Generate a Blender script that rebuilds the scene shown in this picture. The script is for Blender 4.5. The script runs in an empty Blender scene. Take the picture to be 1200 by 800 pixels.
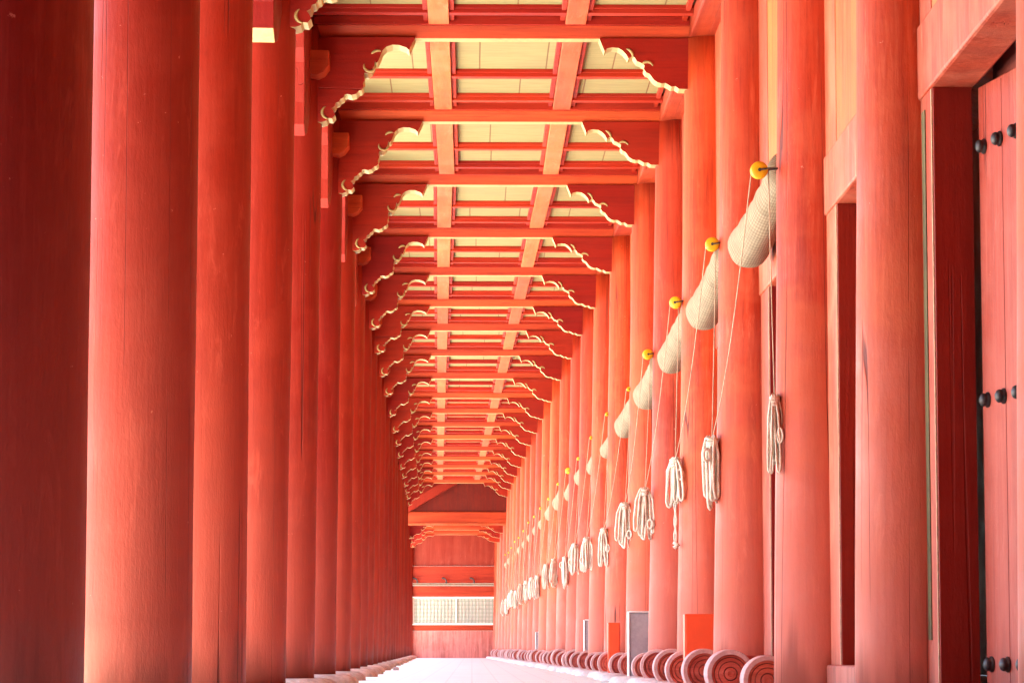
import bpy, bmesh, math, random
from mathutils import Vector, Matrix
rnd = random.Random(7)
PI = math.pi
sc = bpy.context.scene
C = bpy.context.scene.collection
EYE = 0.27

# ------------------------------------------------------------------ materials
def new_mat(name):
    m = bpy.data.materials.new(name); m.use_nodes = True
    nt = m.node_tree; nt.nodes.clear()
    out = nt.nodes.new('ShaderNodeOutputMaterial')
    b = nt.nodes.new('ShaderNodeBsdfPrincipled')
    nt.links.new(b.outputs[0], out.inputs[0])
    return m, nt, b

class G:
    """small node-graph helper"""
    def __init__(s, nt): s.nt = nt; s.L = nt.links
    def n(s, t, **kw):
        x = s.nt.nodes.new(t)
        for k, v in kw.items(): setattr(x, k, v)
        return x
    def put(s, sock, v):
        if hasattr(v, 'node'): s.L.new(v, sock)
        else: sock.default_value = v
    def math(s, op, a, b=0.0, c=None, clamp=False):
        x = s.n('ShaderNodeMath', operation=op, use_clamp=clamp)
        s.put(x.inputs[0], a); s.put(x.inputs[1], b)
        if c is not None: s.put(x.inputs[2], c)
        return x.outputs[0]
    def ramp(s, v, lo, hi, a=0.0, b=1.0, smooth=True):
        x = s.n('ShaderNodeMapRange', interpolation_type='SMOOTHSTEP' if smooth else 'LINEAR')
        s.put(x.inputs['Value'], v); s.put(x.inputs['From Min'], lo); s.put(x.inputs['From Max'], hi)
        s.put(x.inputs['To Min'], a); s.put(x.inputs['To Max'], b)
        return x.outputs['Result']
    def pos(s, scale=(1,1,1), offset=(0,0,0), coord='Position'):
        if coord == 'Position': src = s.n('ShaderNodeNewGeometry').outputs['Position']
        else: src = s.n('ShaderNodeTexCoord').outputs[coord]
        m = s.n('ShaderNodeMapping'); s.L.new(src, m.inputs[0])
        m.inputs['Scale'].default_value = scale; m.inputs['Location'].default_value = offset
        return m.outputs[0]
    def noise(s, vec, scale=1.0, detail=3.0, rough=0.55, dist=0.0):
        x = s.n('ShaderNodeTexNoise'); s.L.new(vec, x.inputs['Vector'])
        x.inputs['Scale'].default_value = scale; x.inputs['Detail'].default_value = detail
        x.inputs['Roughness'].default_value = rough; x.inputs['Distortion'].default_value = dist
        return x.outputs['Fac']
    def mix(s, f, a, b, mode='MIX'):
        x = s.n('ShaderNodeMix', data_type='RGBA', blend_type=mode)
        s.put(x.inputs[0], f)
        for i, v in ((6, a), (7, b)):
            if hasattr(v, 'node'): s.L.new(v, x.inputs[i])
            else: x.inputs[i].default_value = (*v, 1)
        return x.outputs[2]
    def bump(s, h, strength, dist, normal=None):
        x = s.n('ShaderNodeBump'); s.put(x.inputs['Height'], h)
        x.inputs['Strength'].default_value = strength; x.inputs['Distance'].default_value = dist
        if normal is not None: s.L.new(normal, x.inputs['Normal'])
        return x.outputs[0]

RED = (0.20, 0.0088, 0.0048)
def painted_wood(name, grain='Z', base=RED, dark=(0.15,0.006,0.004), pale=(0.31,0.040,0.024),
                 rough=0.58, cracks=1.0, wear=1.0, foot=0.0, spec=0.20):
    m, nt, b = new_mat(name); g = G(nt)
    al = {'Z': (1,1,.055), 'X': (.055,1,1), 'Y': (1,.055,1)}[grain]
    off = (rnd.uniform(0,30), rnd.uniform(0,30), rnd.uniform(0,30))
    pg = g.pos(al, off)
    pw = g.pos((1,1,1), off)
    oi = g.n('ShaderNodeObjectInfo').outputs['Random']
    big = g.noise(g.pos(tuple(v*1.0 if v < 1 else .9 for v in al), off), 3.2, 3, .6)
    grainf = g.noise(pg, 42, 5, .72, .3)
    grit = g.noise(g.pos((1,1,.4) if grain == 'Z' else (1,1,1), off), 75, 3, .7)
    streak = g.noise(pg, 9, 3, .6, .5)
    blot = g.noise(pw, 2.3, 4, .6)
    col = g.mix(g.ramp(streak, .38, .66), base, tuple(a*.55+d*.45 for a, d in zip(base, dark)))
    if foot:    # pale tones are strongest in the lower half and thin out upwards
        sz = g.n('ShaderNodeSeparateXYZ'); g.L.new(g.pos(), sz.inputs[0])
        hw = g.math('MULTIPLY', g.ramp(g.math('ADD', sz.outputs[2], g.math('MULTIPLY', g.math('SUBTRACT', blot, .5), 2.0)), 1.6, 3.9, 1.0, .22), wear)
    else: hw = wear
    col = g.mix(g.math('MULTIPLY', g.ramp(grainf, .48, .72), .55), col, dark)
    col = g.mix(g.math('MULTIPLY', g.ramp(grainf, .50, .30), g.math('MULTIPLY', hw, .30)), col, pale)
    col = g.mix(g.math('MULTIPLY', g.ramp(grit, .52, .72), .35), col, tuple(v*.72 for v in base))
    pf = g.math('MULTIPLY', g.ramp(blot, .44, .66), g.math('MULTIPLY', hw, .50))
    scr = g.noise(g.pos(tuple(.16 if v < 1 else 1 for v in al), off), 11, 5, .75, .8)
    col = g.mix(g.math('MULTIPLY', g.ramp(scr, .56, .70), g.math('MULTIPLY', hw, .45)), col, tuple(min(1, v*1.25+.01) for v in pale))
    col = g.mix(pf, col, pale)
    col = g.mix(g.math('MULTIPLY', g.ramp(big, .45, .75), g.math('MULTIPLY', hw, .3)), col, pale)
    # scuffs: tiny chips where the pale ground shows
    chips = g.ramp(g.noise(pw, 24, 4, .7), .70, .74)
    col = g.mix(g.math('MULTIPLY', chips, .6*wear), col, (.6,.25,.17))
    # individual timber tone
    hs = g.n('ShaderNodeHueSaturation'); g.L.new(col, hs.inputs['Color'])
    g.L.new(g.ramp(oi, 0, 1, .78, 1.16, False), hs.inputs['Value'])
    g.L.new(g.ramp(oi, 0, 1, .497, .504, False), hs.inputs['Hue'])
    col = hs.outputs[0]
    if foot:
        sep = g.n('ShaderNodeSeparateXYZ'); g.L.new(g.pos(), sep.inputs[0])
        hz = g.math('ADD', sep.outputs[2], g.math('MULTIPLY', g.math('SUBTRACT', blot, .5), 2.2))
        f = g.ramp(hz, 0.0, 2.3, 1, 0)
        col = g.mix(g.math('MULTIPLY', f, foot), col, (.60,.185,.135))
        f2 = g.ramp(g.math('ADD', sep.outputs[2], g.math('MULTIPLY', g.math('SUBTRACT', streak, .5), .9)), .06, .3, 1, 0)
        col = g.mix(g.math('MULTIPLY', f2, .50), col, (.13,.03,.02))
    # drying cracks: contour of a stretched noise, kept to patches
    cn = g.noise(g.pos(tuple(.008 if v < 1 else 1 for v in al), off), 5.5, 2, .5, .25)
    d = g.math('ABSOLUTE', g.math('SUBTRACT', cn, .5))
    line = g.ramp(d, .001, .0045, 1, 0)
    mask = g.ramp(g.noise(g.pos((.9,.9,.45), off), 2.1, 2, .5), .48, .55)
    ck = g.math('MULTIPLY', g.math('MULTIPLY', line, mask), cracks, clamp=True)
    col = g.mix(g.math('MULTIPLY', ck, .85), col, (.09,.012,.008))
    g.L.new(col, b.inputs['Base Color'])
    g.L.new(g.ramp(blot, .3, .7, rough-.07, rough+.12), b.inputs['Roughness'])
    b.inputs['Specular IOR Level'].default_value = spec
    h = g.math('SUBTRACT', g.math('ADD', g.math('MULTIPLY', grainf, .35), g.math('MULTIPLY', streak, .6)), g.math('MULTIPLY', ck, 1.6))
    h = g.math('ADD', h, g.math('MULTIPLY', grit, .35))
    nrm = g.bump(h, .55, .008)
    nrm = g.bump(g.noise(pw, 1.7, 2, .5), .25, .03, nrm)
    g.L.new(nrm, b.inputs['Normal'])
    return m

def simple(name, col, rough=.6, var=.18, scale=18, bump=.3, bd=.004, metal=0.0, spec=.5):
    m, nt, b = new_mat(name); g = G(nt)
    p = g.pos()
    n1 = g.noise(p, scale, 4, .65); n2 = g.noise(p, scale*.12, 3, .6)
    f = g.math('ADD', g.math('MULTIPLY', n1, .5), g.math('MULTIPLY', n2, .5))
    c = g.mix(g.ramp(f, .36, .64), tuple(v*(1-var) for v in col), tuple(min(1, v*(1+var*.6)) for v in col))
    g.L.new(c, b.inputs['Base Color'])
    b.inputs['Roughness'].default_value = rough; b.inputs['Metallic'].default_value = metal
    b.inputs['Specular IOR Level'].default_value = spec
    g.L.new(g.bump(n1, bump, bd), b.inputs['Normal'])
    return m

M = {}
M['column'] = painted_wood('column paint', 'Z', foot=.26)  # darker copy for the open-side row, its shade put into the red
M['column_lit'] = painted_wood('wall column paint', 'Z', base=(.46,.048,.013), pale=(.56,.135,.064), foot=.68, wear=1.15, cracks=1.3)  # lighter, more orange copy: daylight and warm bounce put into the colour
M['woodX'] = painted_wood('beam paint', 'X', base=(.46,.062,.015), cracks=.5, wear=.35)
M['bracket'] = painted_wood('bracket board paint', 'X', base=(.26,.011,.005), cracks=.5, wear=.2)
M['woodY'] = painted_wood('lintel paint', 'Y', base=(.36,.050,.013), cracks=.5, wear=.6)
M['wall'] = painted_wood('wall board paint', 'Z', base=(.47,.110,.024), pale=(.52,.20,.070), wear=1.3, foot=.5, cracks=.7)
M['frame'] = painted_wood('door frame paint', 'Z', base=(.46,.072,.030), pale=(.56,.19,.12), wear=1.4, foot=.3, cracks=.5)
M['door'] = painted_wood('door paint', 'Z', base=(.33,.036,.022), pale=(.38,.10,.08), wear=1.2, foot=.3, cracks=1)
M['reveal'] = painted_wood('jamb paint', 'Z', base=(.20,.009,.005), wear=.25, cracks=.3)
M['strip'] = painted_wood('ceiling strip paint', 'Y', base=(.50,.10,.030), dark=(.34,.05,.02), pale=(.52,.17,.09), wear=.9, cracks=0, rough=.7, spec=.2)
M['batten'] = painted_wood('batten paint', 'X', base=(.36,.022,.008), wear=.3, cracks=0)
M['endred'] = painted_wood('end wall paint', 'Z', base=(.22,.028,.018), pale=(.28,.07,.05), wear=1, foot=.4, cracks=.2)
M['endorange'] = painted_wood('end beam paint', 'X', base=(.38,.045,.015), wear=.4, cracks=.2)
M['lower'] = painted_wood('pale lower panel paint', 'Z', base=(.74,.27,.21), pale=(.78,.38,.31), wear=.7, cracks=.1)  # paler pink than the boards above
M['bare2'] = simple('weathered ledge', (.20,.11,.07), .8, .3, 30)
M['bare'] = simple('worn bare wood', (.50,.33,.20), .75, .3, 40)
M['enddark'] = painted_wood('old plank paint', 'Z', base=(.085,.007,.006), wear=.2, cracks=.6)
M['drumface'] = painted_wood('drum face paint', 'X', base=(.50,.085,.055), pale=(.54,.17,.12), wear=1, cracks=.3)
M['drumrim'] = simple('pale drum rim', (.60,.36,.33), .7, .2, 40)  # rim paler than the carved face
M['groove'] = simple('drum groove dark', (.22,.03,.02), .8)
M['cream'] = simple('cream trim paint', (.36,.29,.115), .65, .22, 30, .25)
M['olive'] = simple('olive strip', (.085,.075,.022), .6, .4, 30)
M['iron'] = simple('dark iron', (.045,.040,.042), .5, .5, 50, .5, .003, .4)
M['cord'] = simple('rope fibre', (.64,.61,.52), .9, .25, 120, .6, .002, 0, .1)
M['line'] = simple('thin grey cord', (.44,.37,.27), .9, .25, 120, .6, .002, 0, .1)
M['yellow'] = simple('yellow plastic', (.62,.44,.010), .4, .1, 30, .1)
M['paleframe'] = simple('pale window frame', (.78,.74,.62), .7, .1)
M['redbox'] = simple('red enamel', (.85,.10,.028), .4, .06, 10, .05)
M['greybox'] = simple('zinc sheet', (.36,.35,.37), .5, .15, 30, .1)
M['white'] = simple('white enamel', (.8,.8,.78), .5, .06, 10, .05)
M['lattice'] = simple('pale lattice wood', (.30,.34,.25), .7, .1)
M['stone'] = simple('weathered granite', (.46,.42,.37), .85, .35, 14, .8, .02)
M['padstone'] = simple('pale stone', (.64,.60,.55), .85, .2, 14, .6, .015)

def mat_ceiling():
    m, nt, b = new_mat('cream ceiling boards'); g = G(nt)
    p = g.pos(); sep = g.n('ShaderNodeSeparateXYZ'); g.L.new(p, sep.inputs[0])
    # butt joints between the boards, offset from row to row
    so_ = g.n('ShaderNodeSeparateXYZ'); g.L.new(g.pos(coord='Object'), so_.inputs[0])
    cell = g.math('ADD', g.math('GREATER_THAN', so_.outputs[1], 1.79), g.math('GREATER_THAN', so_.outputs[1], 2.75))
    row = g.math('ADD', g.math('MULTIPLY', cell, 3.7), g.math('MULTIPLY', g.n('ShaderNodeObjectInfo').outputs['Random'], 97.0))
    wn = g.n('ShaderNodeTexWhiteNoise', noise_dimensions='1D'); g.L.new(row, wn.inputs['W'])
    x = g.math('ADD', g.math('MULTIPLY', sep.outputs[0], 2.1), g.math('MULTIPLY', wn.outputs['Value'], 3.0))
    fr = g.math('FRACT', x)
    ln = g.ramp(g.math('ABSOLUTE', g.math('SUBTRACT', fr, .5)), .006, .013, 1, 0)
    n1 = g.noise(g.pos((.15,1,1)), 30, 4, .6); n2 = g.noise(p, 1.6, 3, .6)
    col = g.mix(g.ramp(n1, .35, .7), (.255,.232,.105), (.215,.195,.085))
    col = g.mix(g.math('MULTIPLY', g.ramp(n2, .45, .7), .5), col, (.22,.175,.088))
    col = g.mix(g.math('MULTIPLY', ln, .85), col, (.12,.05,.02))
    g.L.new(col, b.inputs['Base Color']); b.inputs['Roughness'].default_value = .8
    b.inputs['Specular IOR Level'].default_value = .2
    g.L.new(g.bump(g.math('SUBTRACT', n1, ln), .3, .004), b.inputs['Normal'])
    return m
M['ceil'] = mat_ceiling()

def mat_canvas():
    m, nt, b = new_mat('woven canvas'); g = G(nt)
    p = g.pos(coord='Object')
    sp = g.n('ShaderNodeSeparateXYZ'); g.L.new(p, sp.inputs[0])
    an = g.math('MULTIPLY', g.math('ARCTAN2', sp.outputs[2], sp.outputs[0]), 26.0)
    yy = g.math('MULTIPLY', sp.outputs[1], 55.0)
    wv = g.math('MULTIPLY', g.math('SINE', g.math('ADD', an, yy)), g.math('SINE', g.math('SUBTRACT', an, yy)))
    weave = g.ramp(wv, -.35, .35)
    n = g.noise(p, 9, 4, .6)
    col = g.mix(g.ramp(n, .35, .7), (.31,.262,.185), (.245,.205,.145))
    col = g.mix(g.math('MULTIPLY', weave, .50), col, (.12,.085,.055))
    g.L.new(col, b.inputs['Base Color']); b.inputs['Roughness'].default_value = .95
    b.inputs['Specular IOR Level'].default_value = .1
    h = g.math('ADD', g.math('MULTIPLY', weave, 1.0), g.math('MULTIPLY', n, 2))
    g.L.new(g.bump(h, .5, .006), b.inputs['Normal'])
    return m
M['canvas'] = mat_canvas()

def mat_floor(name, c1, c2, joint, sx, sy, wear=.3):
    m, nt, b = new_mat(name); g = G(nt)
    p = g.pos()
    br = g.n('ShaderNodeTexBrick'); g.L.new(p, br.inputs[0])
    br.inputs['Color1'].default_value = (*c1, 1); br.inputs['Color2'].default_value = (*c2, 1)
    br.inputs['Mortar'].default_value = (*joint, 1)
    br.inputs['Scale'].default_value = 1; br.inputs['Mortar Size'].default_value = .008
    br.inputs['Brick Width'].default_value = sx; br.inputs['Row Height'].default_value = sy
    n = g.noise(p, 3, 5, .65); n2 = g.noise(p, 60, 3, .7)
    col = g.mix(g.math('MULTIPLY', g.ramp(n, .35, .75), wear), br.outputs[0], tuple(v*.7 for v in c1))
    g.L.new(col, b.inputs['Base Color']); b.inputs['Roughness'].default_value = .7
    g.L.new(g.bump(g.math('SUBTRACT', g.math('ADD', g.math('MULTIPLY', n2, .2), n), g.math('MULTIPLY', br.outputs['Fac'], .8)), .35, .01), b.inputs['Normal'])
    return m
M['floor'] = mat_floor('pale paving', (.68,.88,.79), (.655,.845,.76), (.58,.70,.63), .42, .42)
M['court'] = mat_floor('courtyard granite', (.60,.54,.45), (.54,.49,.41), (.34,.31,.28), 1.1, .8, .4)

def mat_paper():
    m, nt, b = new_mat('window paper'); g = G(nt)
    b.inputs['Base Color'].default_value = (.60,.59,.53,1); b.inputs['Roughness'].default_value = .9
    tr = g.n('ShaderNodeBsdfTranslucent'); tr.inputs[0].default_value = (.58,.58,.52,1)
    mx = g.n('ShaderNodeMixShader'); mx.inputs[0].default_value = .35
    out = [n for n in nt.nodes if n.type == 'OUTPUT_MATERIAL'][0]
    g.L.new(b.outputs[0], mx.inputs[1]); g.L.new(tr.outputs[0], mx.inputs[2]); g.L.new(mx.outputs[0], out.inputs[0])
    return m
M['paper'] = mat_paper()

# ------------------------------------------------------------------ geometry helpers
def box(bm, x0, x1, y0, y1, z0, z1, mi=0):
    vs = [bm.verts.new((x, y, z)) for x in (x0, x1) for y in (y0, y1) for z in (z0, z1)]
    for f in ((0,1,3,2),(4,6,7,5),(0,4,5,1),(2,3,7,6),(0,2,6,4),(1,5,7,3)):
        fc = bm.faces.new([vs[i] for i in f]); fc.material_index = mi
    return vs

def prism(bm, pts, place, t0, t1, mi_face=0, mi_side=None, side_from=None):
    """extrude a 2-D outline; place(a, b, t) gives the point"""
    A = [bm.verts.new(place(a, b_, t0)) for a, b_ in pts]
    B = [bm.verts.new(place(a, b_, t1)) for a, b_ in pts]
    f = bm.faces.new(A); f.material_index = mi_face
    f = bm.faces.new(B[::-1]); f.material_index = mi_face
    n = len(pts)
    for i in range(n):
        j = (i+1) % n
        f = bm.faces.new([A[j], A[i], B[i], B[j]])
        f.material_index = mi_side if (mi_side is not None and side_from[0] <= i < side_from[1]) else mi_face

def tube(bm, pts, r, seg=8, closed=False, mi=0, cap=True):
    pts = [Vector(p) for p in pts]; n = len(pts); rings = []
    up0 = None
    for i, p in enumerate(pts):
        if closed: t = pts[(i+1) % n]-pts[i-1]
        else: t = pts[min(i+1, n-1)]-pts[max(i-1, 0)]
        t.normalize()
        if up0 is None:
            up0 = Vector((1,0,0)) if abs(t.x) < .8 else Vector((0,1,0))
        u = (up0-t*up0.dot(t)).normalized(); v = t.cross(u); up0 = u
        rr = r[i] if isinstance(r, (list, tuple)) else r
        rings.append([bm.verts.new(p+(u*math.cos(a)+v*math.sin(a))*rr) for a in [2*PI*k/seg for k in range(seg)]])
    m = n if closed else n-1
    for i in range(m):
        a, b_ = rings[i], rings[(i+1) % n]
        for k in range(seg):
            f = bm.faces.new([a[k], a[(k+1) % seg], b_[(k+1) % seg], b_[k]]); f.smooth = True; f.material_index = mi
    if cap and not closed:
        bm.faces.new(rings[0][::-1]).material_index = mi; bm.faces.new(rings[-1]).material_index = mi

def lathe(bm, prof, seg, place=lambda x, y, z: (x, y, z), mi=None, smooth=True):
    """prof: list of (r, h[, material]); axis is the third coordinate given to place"""
    rings = []
    for p in prof:
        rings.append([bm.verts.new(place(p[0]*math.cos(2*PI*k/seg), p[0]*math.sin(2*PI*k/seg), p[1])) for k in range(seg)])
    for i in range(len(prof)-1):
        for k in range(seg):
            f = bm.faces.new([rings[i][k], rings[i][(k+1) % seg], rings[i+1][(k+1) % seg], rings[i+1][k]])
            f.smooth = smooth; f.material_index = prof[i][2] if len(prof[i]) > 2 else (mi or 0)
    bm.faces.new(rings[0][::-1]).material_index = prof[0][2] if len(prof[0]) > 2 else 0
    bm.faces.new(rings[-1]).material_index = prof[-1][2] if len(prof[-1]) > 2 else 0

def link(name, bm, mats, parent=None, bevel=0.0, loc=(0,0,0), autosmooth=False):
    bmesh.ops.recalc_face_normals(bm, faces=bm.faces)
    me = bpy.data.meshes.new(name); bm.to_mesh(me); bm.free()
    for m in (mats if isinstance(mats, (list, tuple)) else [mats]): me.materials.append(m)
    o = bpy.data.objects.new(name, me); C.objects.link(o)
    o.location = loc
    if parent: o.parent = parent
    if bevel:
        md = o.modifiers.new('bevel', 'BEVEL'); md.width = bevel; md.segments = 2; md.limit_method = 'ANGLE'; md.angle_limit = math.radians(40)
    return o

def tag(o, label=None, cat=None, group=None, kind=None):
    if label: o['label'] = label
    if cat: o['category'] = cat; o['kind'] = 'thing'
    if group: o['group'] = group
    if kind: o['kind'] = kind
    return o

def thing(name, label, cat, loc=(0,0,0), group=None):
    o = bpy.data.objects.new(name, None); C.objects.link(o); o.location = loc; o.empty_display_size = .2
    return tag(o, label, cat, group)

def dup(root, label=None, only=None):
    r = root.copy(); C.objects.link(r)
    if label: r['label'] = label
    for ch in list(root.children):
        if only is not None and ch.name.split('.')[0] not in only: continue
        c = ch.copy(); C.objects.link(c); c.parent = r
        for gch in ch.children:
            d = gch.copy(); C.objects.link(d); d.parent = c
    return r

SMALL = ['', 'first', 'second', 'third', 'fourth', 'fifth', 'sixth', 'seventh', 'eighth', 'ninth', 'tenth', 'eleventh', 'twelfth', 'thirteenth',
         'fourteenth', 'fifteenth', 'sixteenth', 'seventeenth', 'eighteenth', 'nineteenth']
TENS = {2: ('twentieth', 'twenty'), 3: ('thirtieth', 'thirty'), 4: ('fortieth', 'forty'), 5: ('fiftieth', 'fifty'), 6: ('sixtieth', 'sixty')}
ORD = SMALL + [(TENS[i//10][0] if i % 10 == 0 else TENS[i//10][1]+' '+SMALL[i % 10]) for i in range(20, 70)]

def num(i, n):
    """ordinal from the near end, or from the far end where that is shorter to count"""
    if i <= n//2:
        return ORD[i] + ' from the near end'
    j = n-i+1
    return 'at the far end' if j == 1 else ORD[j] + ' from the far end'

# ------------------------------------------------------------------ layout: positions of the column pairs along the gallery
YS = {-7: -1.0, -6: 2.0, -5: 5.0, -4: 7.95, -3: 10.93, -2: 13.85, -1: 17.0}
for k, y in enumerate([20.03,23.25,26.46,29.87,32.95,36.0,38.75,42.1,45.69,49.3,52.48,55.64,59.01,62.42,65.64,68.62,71.4,74.75]): YS[k] = y
YS.update({18: 78.6, 19: 82.4, 20: 86.2, 21: 89.9})
def dx(y): return -.0112*max(0., y-25.)
def rot(y): return .0112 if y > 26 else 0.
H0 = lambda h: h+EYE            # height given from the eye -> world height

# ------------------------------------------------------------------ columns
def shaft_mesh(top, r_low, r_mid, r_top, seed):
    bm = bmesh.new(); rr = random.Random(seed)
    n = 14; prof = []
    for i in range(n+1):
        t = i/n
        r = r_low+(r_mid-r_low)*min(1, t*2.2) if t < .45 else r_mid+(r_top-r_mid)*(t-.45)/.55
        prof.append((r*(1+rr.uniform(-.006, .006)), t*top))
    lathe(bm, prof, 40)
    for v in bm.verts:      # hand-hewn: slightly out of round
        a = math.atan2(v.co.y, v.co.x)
        k = 1+.008*math.sin(2*a+v.co.z*.5+seed)+.005*math.sin(5*a+seed*2+v.co.z)
        v.co.x *= k; v.co.y *= k
    return bm

def capital_bm():
    bm = bmesh.new()
    # block standing out from the column head on its inner, near side (local, column axis at x=y=0)
    pts = [(-.02, 3.93), (.245, 3.93), (.245, 4.04+.0), (.245, 4.09), (-.02, 4.09)]
    pts = [(-.05, 3.935), (.175, 3.935), (.215, 3.955), (.248, 4.0), (.248, 4.098), (-.05, 4.098)]
    prism(bm, pts, lambda a, b_, t: (a, t, b_), -.30, -.05)
    return bm

def arm_bm():
    """curved bracket that runs from the column towards the camera under the lintel"""
    bm = bmesh.new()
    P = [(.12, 4.27), (1.15, 4.27), (1.12, 4.17), (1.02, 4.10), (.98, 3.98), (.90, 3.90), (.86, 3.78), (.82, 3.66), (.80, 3.52),
         (.66, 3.47), (.45, 3.52), (.28, 3.62), (.12, 3.76)]
    prism(bm, P, lambda a, b_, t: (t, -a, b_), -.02, .125, 0, 1, (8, 10))
    return bm

TOP_L = 4.42
LEFT = {}
root = thing('wooden_column', 'x', 'column', group='red columns along the open side')
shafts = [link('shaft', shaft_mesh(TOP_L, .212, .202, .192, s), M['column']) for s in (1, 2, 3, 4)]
for s in shafts[1:]: pass
shafts[0].parent = root
cap = link('capital_block', capital_bm(), M['woodX'], root, .006)
arm = link('bracket_arm', arm_bm(), [M['column'], M['column']], root, .004)
keys = sorted(YS); vis = [k for k in keys if k >= -4]
LV = {-4: 'deep maroon shaded column filling the left border, nearest on the open side',
      -3: 'broad bright red column with a long hairline crack, second nearest on the open side',
      -2: 'darker red column just beyond the broad cracked one, third on the open side'}
first = True
for k in keys:
    y = YS[k]
    i = k+5
    lab = LV.get(k) or (('red column on the open side, %s' % num(i, len(vis))) if k >= -4 else 'red column of the open side beside the viewpoint, number %d behind the frame' % (abs(k)-4))
    if k < -4: lab = {-5: 'red open-side column just outside the view', -6: 'red open-side column beside the viewpoint', -7: 'red open-side column behind the viewpoint'}[k]
    if first: r = root; first = False; r['label'] = lab
    else:
        r = dup(root, lab)
        for ch in r.children:
            if ch.name.startswith('shaft'): ch.data = shafts[k % 4].data; ch.rotation_euler.z = (k*1.7) % 6.28
    lean = .006 if k <= -2 else .013
    r.location = (-1.21+dx(y)-2.0*lean+{-4: .012, -3: .02}.get(k, 0), y, .05)
    r.rotation_euler = (0, lean, rot(y))
    LEFT[k] = r
    if k == -1:
        for ch in r.children:
            if ch.name.startswith('bracket_arm'):
                ch.data = ch.data.copy(); ch.data.materials[1] = M['cream']; ch['label'] = 'bracket arm with a cream painted end'
    for ch in r.children:
        if ch.name.startswith('shaft'): ch.location.z = 0
for s in shafts[1:]: bpy.data.objects.remove(s)

rootR = thing('wall_column', 'x', 'column', group='red columns set against the wall')
shR = [shaft_mesh(4.27, .206, .190, .180, s) for s in (11, 12, 13)]
shR = [link('shaft', s, M['column_lit']) for s in shR]
shR[0].parent = rootR
RV = {-4: 'sliver of red column cutting off the studded door at the right border',
      -3: 'thick red column beside the studded door, with a crack near its foot',
      -2: 'pale red column partly hiding the nearest rolled canvas blind',
      -1: 'wide scuffed pink-red column left of the nearest rope hank'}
first = True
for k in keys:
    y = YS[k]; i = k+5
    lab = RV.get(k) or (('red column against the wall, %s' % num(i, len(vis))) if k >= -4 else {-5: 'red wall column just outside the view', -6: 'red wall column beside the viewpoint', -7: 'red wall column behind the viewpoint'}[k])
    if first: r = rootR; first = False; r['label'] = lab
    else:
        r = dup(rootR, lab)
        r.children[0].data = shR[k % 3].data; r.children[0].rotation_euler.z = (k*2.3) % 6.28
    lean = .006 if k <= -2 else .013
    r.location = ((1.575 if k <= -2 else 1.56)+dx(y)-2.27*lean+(.02 if k == -4 else 0), y-(.18 if k == -4 else 0), .0)
    r.rotation_euler = (0, lean, rot(y))
for s in shR[1:]: bpy.data.objects.remove(s)

# base stones under the open-side columns
def dome(seed, r, h, sq=1.0):
    bm = bmesh.new(); rr = random.Random(seed)
    ph = [rr.uniform(0, 6.28) for _ in range(4)]
    prof = [(1.0, -.6), (1.0, .3), (.93, .7), (.82, .93), (.7, 1.0), (.3, 1.0)]
    seg = 28; rings = []
    for (q, hh) in prof:
        ring = []
        for s in range(seg):
            a = 2*PI*s/seg
            k = 1+.07*math.sin(2*a+ph[0])+.05*math.sin(3*a+ph[1])+.025*math.sin(7*a+ph[2])
            ring.append(bm.verts.new((r*q*k*math.cos(a), r*q*k*sq*math.sin(a), h*hh)))
        rings.append(ring)
    for i in range(len(prof)-1):
        for s in range(seg):
            bm.faces.new([rings[i][s], rings[i][(s+1) % seg], rings[i+1][(s+1) % seg], rings[i+1][s]]).smooth = True
    bm.faces.new(rings[0][::-1]); bm.faces.new(rings[-1])
    return bm
bs = [link('base_stone', dome(s, .37, .08), M['stone']).data for s in (1, 2, 3)]
for o in [o for o in C.objects if o.name.startswith('base_stone')]: bpy.data.objects.remove(o)
n_b = len([k for k in keys if k >= -1])
for k in [k for k in keys if k >= -1]:
    o = bpy.data.objects.new('base_stone', bs[k % 3]); C.objects.link(o)
    o.location = (-1.21+dx(YS[k])-2.0*.013, YS[k], 0); o.rotation_euler.z = k*2.1
    tag(o, 'rounded granite base stone under the %s open-side column' % (num(k+5, len(vis)).replace(' from the near end', '-nearest').replace(' from the far end', '-farthest').replace('at the far end', 'very last')), 'base stone', 'stone bases of the open-side columns')

# ------------------------------------------------------------------ cross beams with carved brackets
PL = [(0.0,0.0),(.641,0.0),(.602,.086),(.583,.068),(.537,.052),(.492,.050),(.452,.063),(.425,.09),(.411,.13),(.397,.163),(.384,.172),(.378,.155),
      (.372,.19),(.356,.222),(.332,.243),(.309,.238),(.305,.262),(.309,.285),(.299,.31),(.303,.335),(.290,.352),(.272,.357),(.254,.377),(.225,.386),(.196,.379),
      (.178,.383),(.172,.402),(.152,.412),(.142,.43),(.122,.437),(.114,.462),(.092,.473),(.108,.492),(.118,.518),(.098,.541),(.072,.538),
      (.06,.556),(.03,.566),(0.0,.566)]
PR = [(0.0,0.0),(.58,0.0),(.545,.087),(.532,.068),(.495,.060),(.455,.064),(.425,.082),(.40,.11),(.388,.134),(.374,.125),(.358,.118),(.344,.132),
      (.333,.152),(.312,.160),(.295,.168),(.282,.180),(.286,.205),(.272,.226),(.250,.236),(.238,.252),(.222,.275),(.198,.292),(.170,.300),
      (.146,.297),(.128,.307),(.105,.322),(.080,.318),(.055,.336),(0.0,.338)]
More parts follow.
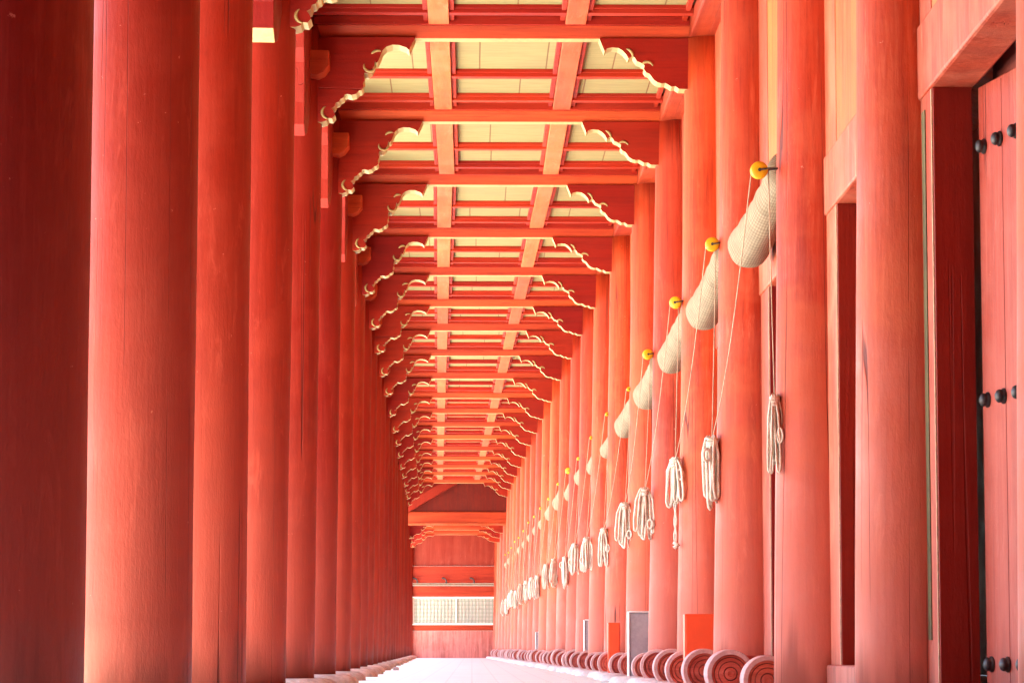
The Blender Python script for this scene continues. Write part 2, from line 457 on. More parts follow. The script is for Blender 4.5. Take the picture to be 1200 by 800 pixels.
def scroll_bm(spec, side, y0):
    bm = bmesh.new()
    (cx, cy, r, a0, a1) = spec
    pts = []; rad = []
    for i in range(9):
        t = i/8; a = math.radians(a0+(a1-a0)*t)
        x = cx+r*math.cos(a); h = -(cy-r*math.sin(a))
        pts.append((side*x, y0, h)); rad.append(.0035+.009*math.sin(PI*min(1, t*1.15))**.8 if t < .95 else .003)
    tube(bm, pts, rad, 6)
    return bm

def make_beam(width_l=-1.0, width_r=1.40, thick=.115):
    r = thing('cross_beam', 'x', 'beam', group='cross beams spanning the gallery')
    bm = bmesh.new(); t = thick/2
    prism(bm, [(-t, 0), (t, 0), (t+.055, .075), (t+.06, .30), (-t-.06, .30), (-t-.055, .075)], lambda a, b_, q: (q, a, b_), -1.24, 1.45)
    for f in bm.faces:
        if f.calc_center_median().z < .001: f.material_index = 1
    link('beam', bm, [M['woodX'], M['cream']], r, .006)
    for side, prof, xe in ((1, PL, -1.02), (-1, PR, 1.415)):
        bm = bmesh.new()
        n = len(prof)
        tt = .100 if side == 1 else .080
        pts = [(xe-side*.12, 0.0)]+prof[1:]+[(xe-side*.12, prof[-1][1])]
        pp = [pts[0]]+[(xe+side*a, b_) for a, b_ in prof[1:]]+[pts[-1]]
        prism(bm, pp, lambda a, b_, q: (a, q, -b_-.0005), -tt, tt, 0, 1, (1, len(pp)-1))
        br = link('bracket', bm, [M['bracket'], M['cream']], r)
        specs = ((.345,.19,.040,165,350),(.395,.135,.045,150,60),(.075,.50,.043,120,265)) if side == 1 else ((.265,.197,.040,20,150),(.41,.12,.05,-10,80))
        for (cx, cy, rr_, a0, a1) in specs:
            bm = bmesh.new(); pts = []; rad = []
            for i in range(10):
                q = i/9; a = math.radians(a0+(a1-a0)*q)
                ax = rr_*math.cos(a)*(1 if side == 1 else 1)
                if side == 1: X = xe+cx+rr_*math.cos(a)
                else: X = xe-cx+rr_*math.cos(a)
                pts.append((X, -tt-.002, -cy+rr_*math.sin(a))); rad.append(.003+.007*math.sin(PI*q)**.7)
            tube(bm, pts, rad, 6)
            link('scroll', bm, M['cream'], br)
    return r

beam0 = make_beam()
nb = 18+4
first = True
bkeys = [k for k in keys if -3 <= k <= 17] 
for k in [k for k in keys if k <= 17]:
    y = YS[k]
    v = k+1      # beam -0 (k=0) is the first one fully in view
    if k >= 0:
        lab = 'red cross beam with a cream underside, %s' % num(k+1, 18)
        if k == 0: lab = 'red cross beam with large carved brackets, topmost of those with a visible cream underside'
    else: lab = {-1: 'red cross beam whose carved bracket tip peeks in at the top edge', -2: 'cross beam above the top edge of the view', -3: 'second cross beam out of view overhead'}.get(k, 'cross beam overhead near the viewpoint, %s' % ORD[abs(k)-3])
    if first: r = beam0; first = False; r['label'] = lab
    else: r = dup(beam0, lab)
    r.location = (dx(y), y, H0(4.0)); r.rotation_euler.z = rot(y)*.3
    rr = random.Random(k+50)
    r.scale.z = 1+rr.uniform(-.03, .03)

# lower beams of the end bay
for j, (k, yy) in enumerate(((18, 79.0), (19, 82.5), (20, 86.0))):
    r = dup(beam0, 'low cross beam of the end porch, %s, with cream-edged brackets' % ('nearest', 'middle', 'farthest')[j])
    r['group'] = 'low cross beams near the end wall'
    r.location = (dx(yy), yy, H0(3.16)); r.scale = (.98, 1, .62)

# ------------------------------------------------------------------ ceiling bays
def make_ceiling():
    r = thing('ceiling_bay', 'x', 'ceiling bay', group='coffered ceiling bays')
    L = 3.2; y0, y1 = .07, L-.07
    bm = bmesh.new(); box(bm, -1.35, 1.60, y0, y1, .14, .17); link('board', bm, M['ceil'], r)
    X = (-1.13, -.29, -.155, .61, .745, 1.43)       # edges of the cells
    for a, b_ in ((-.29, -.155), (.61, .745)):
        bm = bmesh.new(); box(bm, a, b_, y0, y1, .080, .141)
        link('strip', bm, M['strip'], r, .004)
    for fy in (.56, .86):
        yy = fy*L
        for a, b_ in ((X[0], X[1]-.002), (X[2]+.002, X[3]-.002), (X[4]+.002, X[5])):
            bm = bmesh.new(); box(bm, a, b_, yy-.045, yy+.045, .087, .141)
            box(bm, a, b_, yy+.046, yy+.066, .115, .141)
            box(bm, a, b_, yy-.066, yy-.046, .115, .141)
            link('batten', bm, M['batten'], r, .003)
    # narrow mouldings round the cells, beside the strips and at the beams
    for a in (X[1]-.034, X[2]+.004, X[3]-.034, X[4]+.004, X[5]-.05):
        bm = bmesh.new(); box(bm, a, a+.03, y0, y1, .104, .1395)
        link('moulding', bm, M['batten'], r, .002)
    for yy in (y0, y1-.075):
        bm = bmesh.new(); box(bm, -1.13, 1.43, yy, yy+.075, .078, .138)
        link('edge_batten', bm, M['batten'], r, .004)
    return r
ceil0 = make_ceiling()
first = True
for k in keys:
    if k >= 17: continue
    y, y2 = YS[k], YS[k+1]
    if k >= -1: lab = 'cream boarded ceiling bay between red battens, %s' % num(k+2, 18)
    else: lab = {-2: 'ceiling bay just above the top edge', -3: 'ceiling bay out of view overhead'}.get(k, 'ceiling bay above the viewpoint, %s' % ORD[abs(k)-3])
    if first: r = ceil0; first = False; r['label'] = lab
    else: r = dup(ceil0, lab)
    r.location = (dx(y), y, H0(4.0)); r.rotation_euler.z = rot(y); r.scale.y = (y2-y)/3.2
    if y2 <= YS[-1] or y > 60: r.location.z += .0
# porch ceiling
bm = bmesh.new(); box(bm, -1.6, 1.3, 77.6, 89.8, H0(3.42), H0(3.46))
tag(link('porch_ceiling', bm, M['woodX'], loc=(dx(83), 0, 0)), 'low red boarded ceiling over the far end porch', 'ceiling')

# ------------------------------------------------------------------ lintels of the open side, one per bay
bm = bmesh.new(); box(bm, -.09, .09, .02, 3.18, 0, .26)
lin0 = link('open_side_lintel', bm, M['woodY'], bevel=.01)
first = True
for k in keys[:-1]:
    y, y2 = YS[k], YS[k+1]
    if first: o = lin0; first = False
    else: o = lin0.copy(); C.objects.link(o)
    o.location = (-1.22+dx(y), y, H0(4.0)); o.rotation_euler.z = rot(y); o.scale.y = (y2-y)/3.2
    o.location.z += .003
    tag(o, 'red lintel joining the %s pair of open-side columns' % ORD[k+8], 'lintel', 'lintels over the open side')

# ------------------------------------------------------------------ wall bays of the right side
def stud_bm():
    bm = bmesh.new()
    lathe(bm, [(.026, 0), (.027, .005), (.023, .009), (.021, .012), (.023, .018), (.019, .026), (.010, .031), (.003, .032)], 18,
          lambda x, y, z: (-z, x, y))
    return bm
def make_wall(L, a, b, sill, studs, strip, bare=False):
    r = thing('wall_bay', 'x', 'wall', group='doorway bays of the red wall')
    X0, X1 = 1.59, 1.72
    topo = H0(1.93)
    bm = bmesh.new()
    box(bm, X0, X1, -.02, a-.001, 0, H0(4.25)); link('wall_board', bm, M['wall'], r, .004)
    bm = bmesh.new(); box(bm, X0, X1, b+.001, L+.02, 0, H0(4.25)); link('door_post', bm, M['bare'] if bare else M['frame'], r, .006)
    bm = bmesh.new(); box(bm, X0+.004, X1, a+.001, b-.001, topo+.27, H0(4.25)); link('upper_board', bm, M['wall'], r, .003)
    bm = bmesh.new(); box(bm, X0-.010, X1+.02, a-.25, L-.05, topo, topo+.27); link('header', bm, M['frame'], r, .012)
    bm = bmesh.new(); box(bm, X0-.02, X1+.03, .1, L-.1, .0, H0(sill)); link('sill', bm, M['frame'], r, .012)
    # jamb linings, standing a hair proud in the opening
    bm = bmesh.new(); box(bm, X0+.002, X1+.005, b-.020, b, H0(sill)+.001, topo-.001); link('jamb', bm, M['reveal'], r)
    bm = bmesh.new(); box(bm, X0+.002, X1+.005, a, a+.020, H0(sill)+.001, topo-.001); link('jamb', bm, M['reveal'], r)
    bm = bmesh.new(); box(bm, X0-.16, X0+.10, .0, L, H0(4.0)+.002, H0(4.27)); link('lintel', bm, M['woodY'], r, .012)
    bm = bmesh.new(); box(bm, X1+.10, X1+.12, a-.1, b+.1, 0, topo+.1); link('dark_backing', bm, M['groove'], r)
    mid = (a+b)/2
    for (p, q) in ((a+.03, mid-.004), (mid+.004, b-.06)):
        npl = 4; wd = q-p
        bm = bmesh.new(); box(bm, 0, .045, -wd, 0, H0(sill)-.03, topo-.01)
        d = link('door', bm, M['door'], r, .004, loc=(X1+.02, q, 0))
        for pi_ in range(1, npl):
            bm = bmesh.new(); box(bm, -.0012, .001, -wd*pi_/npl-.002, -wd*pi_/npl+.002, H0(sill)+.01, topo-.02)
            link('board_joint', bm, M['groove'], d)
        if studs and q > mid:
            d.rotation_euler.z = math.radians(9.5)
            for h in (1.706, .838, -.052):
                for i in range(7):
                    yy = -.06-.162*i
                    if -yy > wd-.03: break
                    if i == 0: s0 = link('stud', stud_bm(), M['iron'], d, loc=(0, yy, H0(h)))
                    else:
                        s = s0.copy(); C.objects.link(s); s.parent = d; s.location = (0, yy, H0(h))
    bm = bmesh.new(); box(bm, X0-.003, X0+.012, b-.001, b+.012, H0(sill)+.002, topo-.002); link('worn_edge', bm, M['bare'], r)
    if strip:
        bm = bmesh.new(); box(bm, X0-.004, X0+.02, L-.30, L-.225, .3, H0(1.88)); link('olive_strip', bm, M['olive'], r)
    return r
for k in keys[:-1]:
    y, y2 = YS[k], YS[k+1]; L = y2-y
    if k == -4: r = make_wall(L, .5, L-.45, -.15, True, True); r['label'] = 'red wall bay with a studded plank door at the right border'
    elif k == -3: r = make_wall(L, .5, L-.58, -.07, False, False); r['label'] = 'wall bay between two columns, showing one deep dark red door jamb'
    elif k == -5: wc = r = make_wall(3.2, .5, 3.2-.67, -.04, False, False); r.scale.y = L/3.2; r['label'] = 'wall bay just outside the view at right'
    elif k < -5:
        r = None
    else:
        r = dup(wc); r.scale.y = L/3.2
        r['label'] = {-2: 'wall bay behind the nearest rolled blind, with a pale door post', -1: 'narrow glimpse of wall behind the second rolled blind'}.get(k, 'wall bay behind the %s rolled blind' % ORD[min(k+3, 24)])
    if r is None: continue
    r.location = (dx(y), y, 0); r.rotation_euler.z = rot(y)
for k in (-7, -6):
    y, y2 = YS[k], YS[k+1]
    r = dup(wc, 'wall bay beside the viewpoint, %s' % ('farther back' if k == -7 else 'nearer')); r.location = (0, y, 0); r.scale.y = (y2-y)/3.2; r.rotation_euler.z = 0

# ------------------------------------------------------------------ round carved threshold ends on their pads
def drum():
    r = thing('threshold_drum', 'x', 'threshold drum', group='round carved threshold ends along the wall')
    R = .122
    bm = bmesh.new()
    P = [(R*.96, .11, 0), (R, .10, 0), (R, .006, 0), (R*.97, 0.0, 0), (R*.80, .0, 1), (R*.78, .006, 1), (R*.70, .006, 2), (R*.685, .012, 2), (R*.66, .006, 1),
         (R*.52, .004, 2), (R*.505, .012, 2), (R*.485, .004, 1), (R*.30, .002, 2), (R*.28, .008, 2), (R*.25, .002, 1), (R*.12, .0, 1), (R*.10, .003, 1), (.001, .004, 1)]
    lathe(bm, P, 44, lambda x, y, z: (x, z, y), smooth=False)
    link('disc', bm, [M['drumrim'], M['drumface'], M['groove']], r, loc=(0, 0, .132))
    bm = bmesh.new(); box(bm, .02, .22, .012, .10, .03, .225); link('block', bm, M['drumface'], r, .006)
    return r
d0 = drum(); first = True
dr = [14.25, 16.35, 18.07, 19.72, 21.0, 22.9, 24.15, 26.0]
for k in range(2, 21):
    y, y2 = YS[k], YS[k+1]; dr += [y+.85+rnd.uniform(-.15, .15), y2-.5+rnd.uniform(-.12, .12)]
dr = [y for y in dr if y < 88 and abs(y-77) > .6]
padm = [link('pad_stone', dome(s, .17, .055, 1.2), M['padstone']).data for s in (21, 22)]
for o in [o for o in C.objects if o.name.startswith('pad_stone')]: bpy.data.objects.remove(o)
for i, y in enumerate(dr):
    lab = 'round spiral-carved threshold end by the wall foot, %s' % num(i+1, len(dr))
    if i == 0: r = d0; first = False; lab = 'largest round carved threshold end, cut off by the pale column'
    else: r = dup(d0)
    r['label'] = lab
    r.location = (1.372+dx(y)+rnd.uniform(-.02, .015), y, .0); r.rotation_euler.z = rot(y)+rnd.uniform(-.06, .06)
    q = rnd.uniform(.93, 1.07); r.scale = (q, rnd.uniform(.9, 1.5), q)
    if i > 0:
        o = bpy.data.objects.new('pad_stone', padm[i % 2]); C.objects.link(o)
        o.location = (1.30+dx(y)+rnd.uniform(-.03, .03), y+.14, 0); o.rotation_euler.z = rnd.uniform(-.4, .4)
        tag(o, 'pale pad stone under the threshold end, %s' % num(i+1, len(dr)), 'pad stone', 'pale pad stones at the wall foot')

# ------------------------------------------------------------------ metal boxes
def mbox(name, mat, w, d, h, loc, lab, grp):
    r = thing(name, lab, 'box', loc, grp)
    bm = bmesh.new(); box(bm, 0, w, 0, d, .0, h); link('case', bm, mat, r, .006)
    bm = bmesh.new(); box(bm, .010, w-.010, -.006, .001, .012, h-.012); dd = link('door', bm, mat, r, .002)
    if mat is M['greybox']:
        bm = bmesh.new(); box(bm, -.012, 0, -.012, d, .0, h+.008); link('white_edge', bm, M['white'], r, .002)
        bm = bmesh.new(); box(bm, .001, w, -.010, d, h+.001, h+.012); link('white_lid', bm, M['white'], r, .002)
    return r
G1 = 'red and grey metal cases along the wall foot'
mbox('metal_case', M['redbox'], .20, .13, H0(.213), (1.31, 19.0, 0), 'bright vermilion metal case, the largest red one, by the wall foot', G1)
mbox('metal_case', M['greybox'], .20, .16, H0(.283), (1.245, 24.35, 0), 'largest grey metal case with white edges, between two pink columns', G1)
mbox('metal_case', M['redbox'], .115, .13, H0(.245), (1.335+dx(29.2), 29.2, 0), 'second largest vermilion case, left of the big grey case', G1)
mbox('metal_case', M['greybox'], .115, .14, H0(.318), (1.395+dx(35), 35., 0), 'second grey case with white edge, tall and narrow', G1)
mbox('metal_case', M['redbox'], .085, .13, H0(.27), (1.40+dx(39.7), 39.7, 0), 'small darker red case between the narrow grey case and the end', G1)
mbox('metal_case', M['redbox'], .07, .13, H0(.25), (1.42+dx(46.5), 46.5, 0), 'thin red case in the far half of the gallery', G1)
mbox('metal_case', M['greybox'], .09, .14, H0(.27), (1.37+dx(51.5), 51.5, 0), 'far grey case, pale and tiny', G1)
mbox('metal_case', M['redbox'], .12, .13, H0(.22), (1.36+dx(60.), 60., 0), 'farthest little red case by the wall foot', G1)
mbox('metal_case', M['greybox'], .11, .14, H0(.29), (1.37+dx(66.), 66., 0), 'farthest little grey case by the wall foot', G1)

# ------------------------------------------------------------------ rolled blinds, pulleys, ropes
def roll_bm(L, R, seed):
    bm = bmesh.new(); rr = random.Random(seed); seg = 28
    P = []; n = 16
    P.append((.30, -.012)); P.append((.55, -.004)); P.append((.82, -.016)); P.append((.97, .006)); P.append((1.0, .04))
    for i in range(1, n): P.append((1-.05*math.sin(i*1.9+seed)*.6-.30*(i/n)**1.2, .04+(L-.08)*i/n))
    P.append((.8, L-.02)); P.append((.5, L))
    rings = []
    for q, yy in P:
        sag = -.018*math.sin(PI*max(0, min(1, yy/L)))
        ring = []
        for s in range(seg):
            a = 2*PI*s/seg
            k = 1+.03*math.sin(2*a+yy*3+seed)+.02*math.sin(5*a-yy*4)
            ring.append(bm.verts.new((R*q*k*math.cos(a), -yy, R*q*k*math.sin(a)*1.04+sag)))
        rings.append(ring)
    for i in range(len(P)-1):
        for s in range(seg):
            bm.faces.new([rings[i][s], rings[i][(s+1) % seg], rings[i+1][(s+1) % seg], rings[i+1][s]]).smooth = True
    bm.faces.new(rings[0][::-1]); bm.faces.new(rings[-1])
    return bm
def make_roll(L, seed, R=.108):
    r = thing('rolled_blind', 'x', 'rolled blind', group='rolled canvas blinds hung along the wall')
    link('roll', roll_bm(L, R, seed), M['canvas'], r)
    return r

def make_pulley():
    r = thing('pulley', 'x', 'pulley', group='yellow pulleys above the rolled blinds')
    bm = bmesh.new()
    R = .040
    lathe(bm, [(R*.3, -.020), (R*.92, -.020), (R, -.014), (R*.70, -.004), (R*.70, .004), (R, .014), (R*.92, .020), (R*.3, .020)], 26, lambda x, y, z: (x, z, y))
    link('wheel', bm, M['yellow'], r)
    bm = bmesh.new(); tube(bm, [(0, -.028, 0), (0, .028, 0)], .008, 8); link('axle', bm, M['iron'], r)
    for sy in (-.024, .024):
        bm = bmesh.new(); tube(bm, [(0, sy, 0), (.04, sy, .006), (.07, sy*.4, .008), (.13, 0, .01)], .0045, 6); link('strap', bm, M['iron'], r)
    return r

def hank_bm(seed, Lh=.42, tail=0.0):
    bm = bmesh.new(); rr = random.Random(seed); r0 = .0085
    n = 7
    for i in range(n):
        x = (i-(n-1)/2)*.0145+rr.uniform(-.006, .006); y = rr.uniform(-.03, .03); w = rr.uniform(.012, .022)
        ln = Lh*rr.uniform(.80, 1.0); lean = rr.uniform(-.012, .012)
        pts = []
        m = 14
        for j in range(m):      # down one side, round the bottom, up the other
            a = 2*PI*j/m
            zz = -ln/2+ln/2*math.copysign(abs(math.cos(a))**.55, math.cos(a))
            spread = .42+.58*min(1, -zz/ln*3.2)
            xx = w*math.copysign(abs(math.sin(a))**.7, math.sin(a))*spread
            pts.append((x*spread+xx+lean*(-zz/ln)*2+rr.uniform(-.0015, .0015), y+.4*xx*rr.uniform(-1, 1), zz))
        tube(bm, pts, r0, 7, closed=True)
    for q in range(3):          # the turns that tie the hank
        zz = -.015-.017*q+rr.uniform(-.004, .004)
        pts = [((.030-.004*q)*math.cos(a), .028*math.sin(a), zz+.006*math.sin(a+q)) for a in [2*PI*i/16 for i in range(16)]]
        tube(bm, pts, r0, 7, closed=True)
    # a loose loop
    s = rr.choice((-1, 1)); c = Vector((s*.045, -.02, -rr.uniform(.10, .3)))
    tube(bm, [c+Vector((.02*math.cos(a), 0, .034*math.sin(a))) for a in [2*PI*i/14 for i in range(14)]], r0*.9, 7, closed=True)
    if tail:
        for s in (-1, 1):
            pts = [(s*.008*math.cos(i*1.0)+rr.uniform(-.002, .002), 0, -Lh*.9-tail*i/8) for i in range(9)]
            tube(bm, pts, r0*.8, 7)
        tube(bm, [(-.012, 0, -Lh*.9-tail+.02), (.012, .004, -Lh*.9-tail), (-.01, -.004, -Lh*.9-tail-.02)], .016, 8)
    return bm
hanks = [hank_bm(1, .38), hank_bm(2, .41), hank_bm(3, .33, .27), hank_bm(4, .39), hank_bm(5, .37), hank_bm(6, .42)]
hm = []
for i, b_ in enumerate(hanks):
    o = link('coil', b_, M['cord']); hm.append(o.data); bpy.data.objects.remove(o)

roll0 = make_roll(1.9, 3); rolla = make_roll(2.0, 5)
pul0 = make_pulley()
usedr = usedp = False; lastp = None
order = 0
for k in range(-2, 21):
    y, y2 = YS[k], YS[k+1]
    if y > 75: continue
    order += 1
    rr = random.Random(k*7+3)
    py = y-.02
    re = {-2: 16.1, -1: 19.3, 0: 22.35}.get(k, y2-.9+rr.uniform(-.1, .1))
    hy = y-.07; hx = {-2: 1.362, -1: 1.325, 0: 1.322, 1: 1.305}.get(k, 1.325+rr.uniform(-.015, .01))+dx(y)
    hz = H0({-2: 1.135, -1: 1.165, 0: 1.235, 1: 1.205}.get(k, 1.20+rr.uniform(-.06, .05)))
    px = ({-2: 1.305, -1: 1.338, 0: 1.333}.get(k, 1.335) if k < 2 else 1.37)+dx(y); pz = H0({-2: 2.165, -1: 2.24, 0: 2.255}.get(k, 2.24+rr.uniform(-.03, .03)))
    onum = {1: 'nearest and largest'}.get(order, ORD[order] + ' from the near end')
    # roll
    if not usedr: r = roll0; usedr = True
    else: r = dup(roll0 if k % 2 else rolla)
    r['label'] = 'rolled beige canvas blind hung beside the wall, ' + onum
    r.location = ((1.455 if k < 2 else 1.49)+dx(re), re, H0(2.105 if k < 1 else 2.07+rr.uniform(-.03, .03)))
    r.rotation_euler = (-.05+rr.uniform(-.015, .015), 0, rot(y)); 
    L_ = re-y-.15; r.scale.y = L_/1.95
    if k > 2: r.scale.x = r.scale.z = rr.uniform(.7, .95)
    # pulley
    if not usedp: r = pul0; usedp = True
    else: r = dup(pul0)
    r['label'] = 'yellow pulley wheel above a rolled blind, ' + onum
    r.location = (px, py, pz); r.rotation_euler.z = rr.uniform(-.3, .3)
    if k >= 2 and k != 6: r.scale = (.5, .5, .5)
    # rope hank with its cords
    r = thing('rope_hank', {1: 'slim brown-shadowed rope hank hanging against the pale column, nearest', 2: 'fat looped white rope hank with a knotted bulb at its foot, second nearest',
                            3: 'white rope hank with a long knotted tail, third nearest'}.get(order, 'white coiled rope hank hanging on the wall side, ' + onum), 'rope hank', (hx, hy, hz), 'coiled ropes hung along the wall')
    mesh = hm[{-2: 4, -1: 1, 0: 2, 1: 3}.get(k, [0, 1, 3, 4, 5][k % 5])]
    c = bpy.data.objects.new('coil', mesh); C.objects.link(c); c.parent = r; c.rotation_euler.z = rr.uniform(-.5, .5)
    if k == -2: c.scale = (.62, .9, .95)
    kp = k-1; yp = YS[kp]
    prevp = lastp; lastp = (px-.034*(.62 if k >= 2 and k != 6 else 1), py, pz+.004)
    for e in ((px+(.042 if k == -2 else .02), py, pz), prevp):
        if k == -2 and e is prevp: continue
        a = Vector(e)-Vector((hx, hy, hz)); bm = bmesh.new()
        pts = [a*(1-t)+Vector((0, 0, -.02))*t+Vector((0, 0, -(.03 if e is not prevp else .14)*math.sin(PI*t))) for t in [i/8 for i in range(9)]]
        tube(bm, pts, .0028, 6); link('cord', bm, M['line'], r)
for o in list(rolla.children)+[rolla]: bpy.data.objects.remove(o)
# ------------------------------------------------------------------ gable screen and end wall
yg = 77.0; g = thing('gable_screen', 'dark planked gable screen with a slanting rafter above the end porch', 'screen wall', (dx(yg), yg, 0))
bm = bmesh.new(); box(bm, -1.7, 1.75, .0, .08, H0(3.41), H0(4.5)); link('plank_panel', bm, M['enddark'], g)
bm = bmesh.new(); box(bm, -1.7, 1.75, -.06, .14, H0(3.10), H0(3.40)); link('tie_beam', bm, M['endorange'], g, .015)
bm = bmesh.new(); box(bm, -1.7, 1.75, -.09, -.061, H0(3.06), H0(3.12)); link('ledge', bm, M['strip'], g, .005)
bm = bmesh.new()
a, b_ = Vector((-1.15, 0, H0(3.43))), Vector((.25, 0, H0(4.25))); d = (b_-a).normalized(); nrm = Vector((-d.z, 0, d.x))*.11
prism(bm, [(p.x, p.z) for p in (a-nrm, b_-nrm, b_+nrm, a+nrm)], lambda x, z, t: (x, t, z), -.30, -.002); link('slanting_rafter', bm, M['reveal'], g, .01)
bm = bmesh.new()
prism(bm, [(-1.3, H0(3.44)), (-.98, H0(3.44)), (.2, H0(4.2)), (.2, H0(4.5)), (-1.3, H0(4.5))], lambda x, z, t: (x, t, z), -.12, -.003); link('side_panel', bm, M['reveal'], g, .006)

ye = 90.0; e = thing('end_wall', 'red end wall closing the gallery, with a long lattice window', 'wall', (dx(ye), ye, 0))
XL, XR = -1.9, 1.75
bm = bmesh.new(); box(bm, XL, XR, 0, .1, H0(2.40), H0(3.5)); link('plank_panel', bm, M['endred'], e)
bm = bmesh.new(); box(bm, XL, XR, -.08, .1, H0(1.90), H0(2.395)); link('upper_rail', bm, M['endorange'], e, .02)
bm = bmesh.new(); box(bm, XL, XR, -.11, .1, H0(1.83), H0(1.895)); link('ledge', bm, M['bare2'], e, .01)
bm = bmesh.new(); box(bm, XL, XR, -.05, .1, H0(1.50), H0(1.825)); link('window_head', bm, M['endorange'], e, .015)
bm = bmesh.new(); box(bm, XL, XR, -.04, .1, H0(.52), H0(.69)); link('window_rail', bm, M['endorange'], e, .015)
bm = bmesh.new(); box(bm, XL, XR, -.02, .1, 0, H0(.518)); link('lower_panel', bm, M['lower'], e, .01)
wx0, wx1, wz0, wz1 = -1.0, 1.53, H0(.695), H0(1.495)
for p, q in ((XL, wx0-.001), (wx1+.001, XR)):
    bm = bmesh.new(); box(bm, p, q, -.03, .1, wz0, wz1-.001); link('side_post', bm, M['endred'], e, .01)
w = bpy.data.objects.new('window', None); C.objects.link(w); w.parent = e
bm = bmesh.new(); t = .045
for bx in ((wx0, wx1, wz0, wz0+t), (wx0, wx1, wz1-t-.002, wz1-.002)): box(bm, bx[0], bx[1], -.035, .02, bx[2], bx[3])
for bx in ((wx0, wx0+t), ((wx0+wx1)/2-.02, (wx0+wx1)/2+.02), (wx1-t, wx1)): box(bm, bx[0], bx[1], -.033, .018, wz0+t, wz1-t)
link('frame', bm, M['paleframe'], w)
bm = bmesh.new(); box(bm, wx0+.01, wx1-.01, .022, .026, wz0+.01, wz1-.01); link('paper', bm, M['paper'], w)
bm = bmesh.new()
nx = 25
for i in range(1, nx): 
    x = wx0+(wx1-wx0)*i/nx; box(bm, x-.009, x+.009, -.012, .006, wz0+t, wz1-t)
for i in range(1, 7):
    z = wz0+(wz1-wz0)*i/7; box(bm, wx0+t, wx1-t, -.006, .012, z-.007, z+.007)
link('lattice', bm, M['lattice'], w)
for i, x in enumerate((-.98, -.13, .68)):
    bm = bmesh.new(); tube(bm, [(x, -.08, H0(2.04)), (x, -.17, H0(2.05)), (x+.08, -.19, H0(2.02)), (x+.12, -.18, H0(1.95)), (x+.10, -.17, H0(1.90))], .022, 8)
    link('hook', bm, M['iron'], e)

# ------------------------------------------------------------------ ground, floor, kerb, roof
bm = bmesh.new()
xs = []
ys = [-8, 25, 95]
for yy in ys: xs.append((-1.75+dx(yy), 1.95+dx(yy), yy))
for i in range(2):
    a, b_ = xs[i], xs[i+1]
    bm.faces.new([bm.verts.new(p) for p in ((a[0], a[2], 0), (a[1], a[2], 0), (b_[1], b_[2], 0), (b_[0], b_[2], 0))])
tag(link('floor', bm, M['floor']), kind='structure')
bm = bmesh.new(); bmesh.ops.create_grid(bm, x_segments=1, y_segments=1, size=600)
tag(link('ground', bm, M['court'], loc=(0, 0, -.012)), kind='structure')
bm = bmesh.new()
for i in range(12):
    y = 52+i*3.1
    x = -.98+dx(y)
    box(bm, x-.45, x+rnd.uniform(-.03, .02), y, y+3.08, 0, .075)
tag(link('kerb', bm, M['stone'], bevel=.015), kind='structure')
for i, (x, y) in enumerate(((-.8, 39.), (-.98, 42.5))):
    o = link('pebble', dome(60+i, .035, .04), M['stone'], loc=(x+dx(y), y, 0))
    tag(o, ('dark pebble lying on the pale floor, nearer one', 'dark pebble lying on the pale floor, farther one')[i], 'pebble', 'pebbles on the floor')
bm = bmesh.new()
P = [(-2.8, 4.2), (-2.8, 4.4), (3.2, 7.0), (7.0, 5.2), (7.0, 5.0), (3.2, 6.7)]
prism(bm, P, lambda a, b_, t: (a+dx(t), t, b_), -10, 92)
tag(link('roof', bm, M['woodX']), kind='structure')
bm = bmesh.new(); box(bm, 5.2, 5.4, -10, 92, 0, 5.6); tag(link('rear_wall', bm, M['endred']), 'plain rear wall of the hall behind the doors', 'wall')

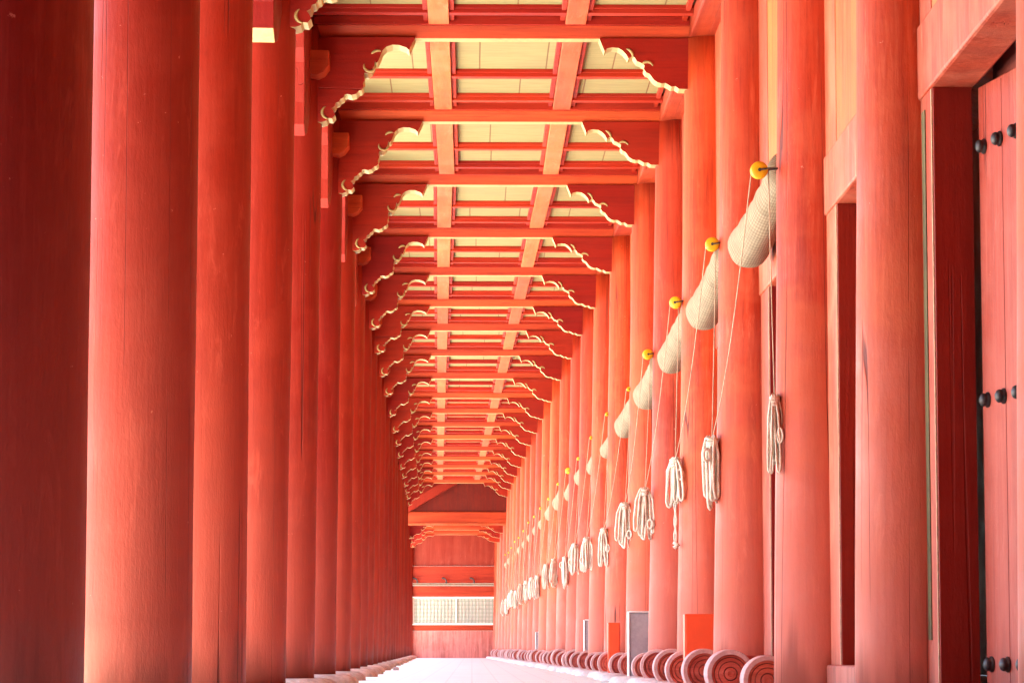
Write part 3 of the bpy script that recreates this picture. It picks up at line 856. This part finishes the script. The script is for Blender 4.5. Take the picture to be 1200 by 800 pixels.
bm = bmesh.new(); box(bm, -1.9, 5.2, -2.6, -2.4, 0, 5.5); tag(link('near_end_blocker', bm, M['endred']), 'plain red unseen wall added behind the viewpoint to block light', 'wall')  # unseen wall added to keep out light from behind the camera
bm = bmesh.new(); box(bm, -22, -1.6, -14, 5.4, 0, 4.15); tag(link('side_blocker', bm, M['endred']), 'plain red unseen block added beside the viewpoint to cut light', 'light blocker')  # unseen block added to shade the nearest open-side columns
bm = bmesh.new(); box(bm, -24, -3.1, -14, 5.0, 4.2, 9.5); tag(link('upper_blocker', bm, M['endred']), 'tall unseen block added beside the viewpoint to hide sky', 'light blocker')  # unseen taller block added above it to cut off more sky light
# ------------------------------------------------------------------ camera
cam = bpy.data.cameras.new('camera'); co = bpy.data.objects.new('camera', cam); C.objects.link(co)
cam.sensor_width = 36; cam.lens = 108; cam.clip_start = .1; cam.clip_end = 2000
co.location = (0, 0, EYE)
pitch, yaw = math.radians(5.7027), math.radians(.7443)
co.rotation_euler = (PI/2+pitch, 0, -yaw)
sc.camera = co

# ------------------------------------------------------------------ light
SUN_EL, SUN_AZ = 66, 232     # azimuth measured clockwise from +Y (262 = from the open side)
w = bpy.data.worlds.new('World'); sc.world = w; w.use_nodes = True
nt = w.node_tree; bg = nt.nodes['Background']
sky = nt.nodes.new('ShaderNodeTexSky'); sky.sky_type = 'NISHITA'; sky.sun_disc = False
sky.sun_elevation = math.radians(SUN_EL); sky.sun_rotation = math.radians(SUN_AZ)
nt.links.new(sky.outputs[0], bg.inputs[0]); bg.inputs[1].default_value = .09
sl = bpy.data.lights.new('sun', 'SUN'); sl.energy = 5; sl.angle = math.radians(.5); sl.color = (1, .93, .82)
so = bpy.data.objects.new('sun', sl); C.objects.link(so)
az, el = math.radians(SUN_AZ), math.radians(SUN_EL)
d = Vector((math.sin(az)*math.cos(el), math.cos(az)*math.cos(el), math.sin(el)))
so.rotation_euler = d.to_track_quat('Z', 'Y').to_euler(); so.location = (-10, 0, 20)

sc.view_settings.view_transform = 'Standard'; sc.view_settings.look = 'None'
sc.view_settings.exposure = 4.0; sc.view_settings.gamma = 1
sc.view_settings.use_curve_mapping = False
sc.render.engine = 'CYCLES'
cy = sc.cycles
cy.max_bounces = 10; cy.diffuse_bounces = 8; cy.glossy_bounces = 3; cy.transmission_bounces = 3
cy.use_denoising = True; cy.denoiser = 'OPENIMAGEDENOISE'; cy.sample_clamp_indirect = 10
cy.caustics_reflective = False; cy.caustics_refractive = False
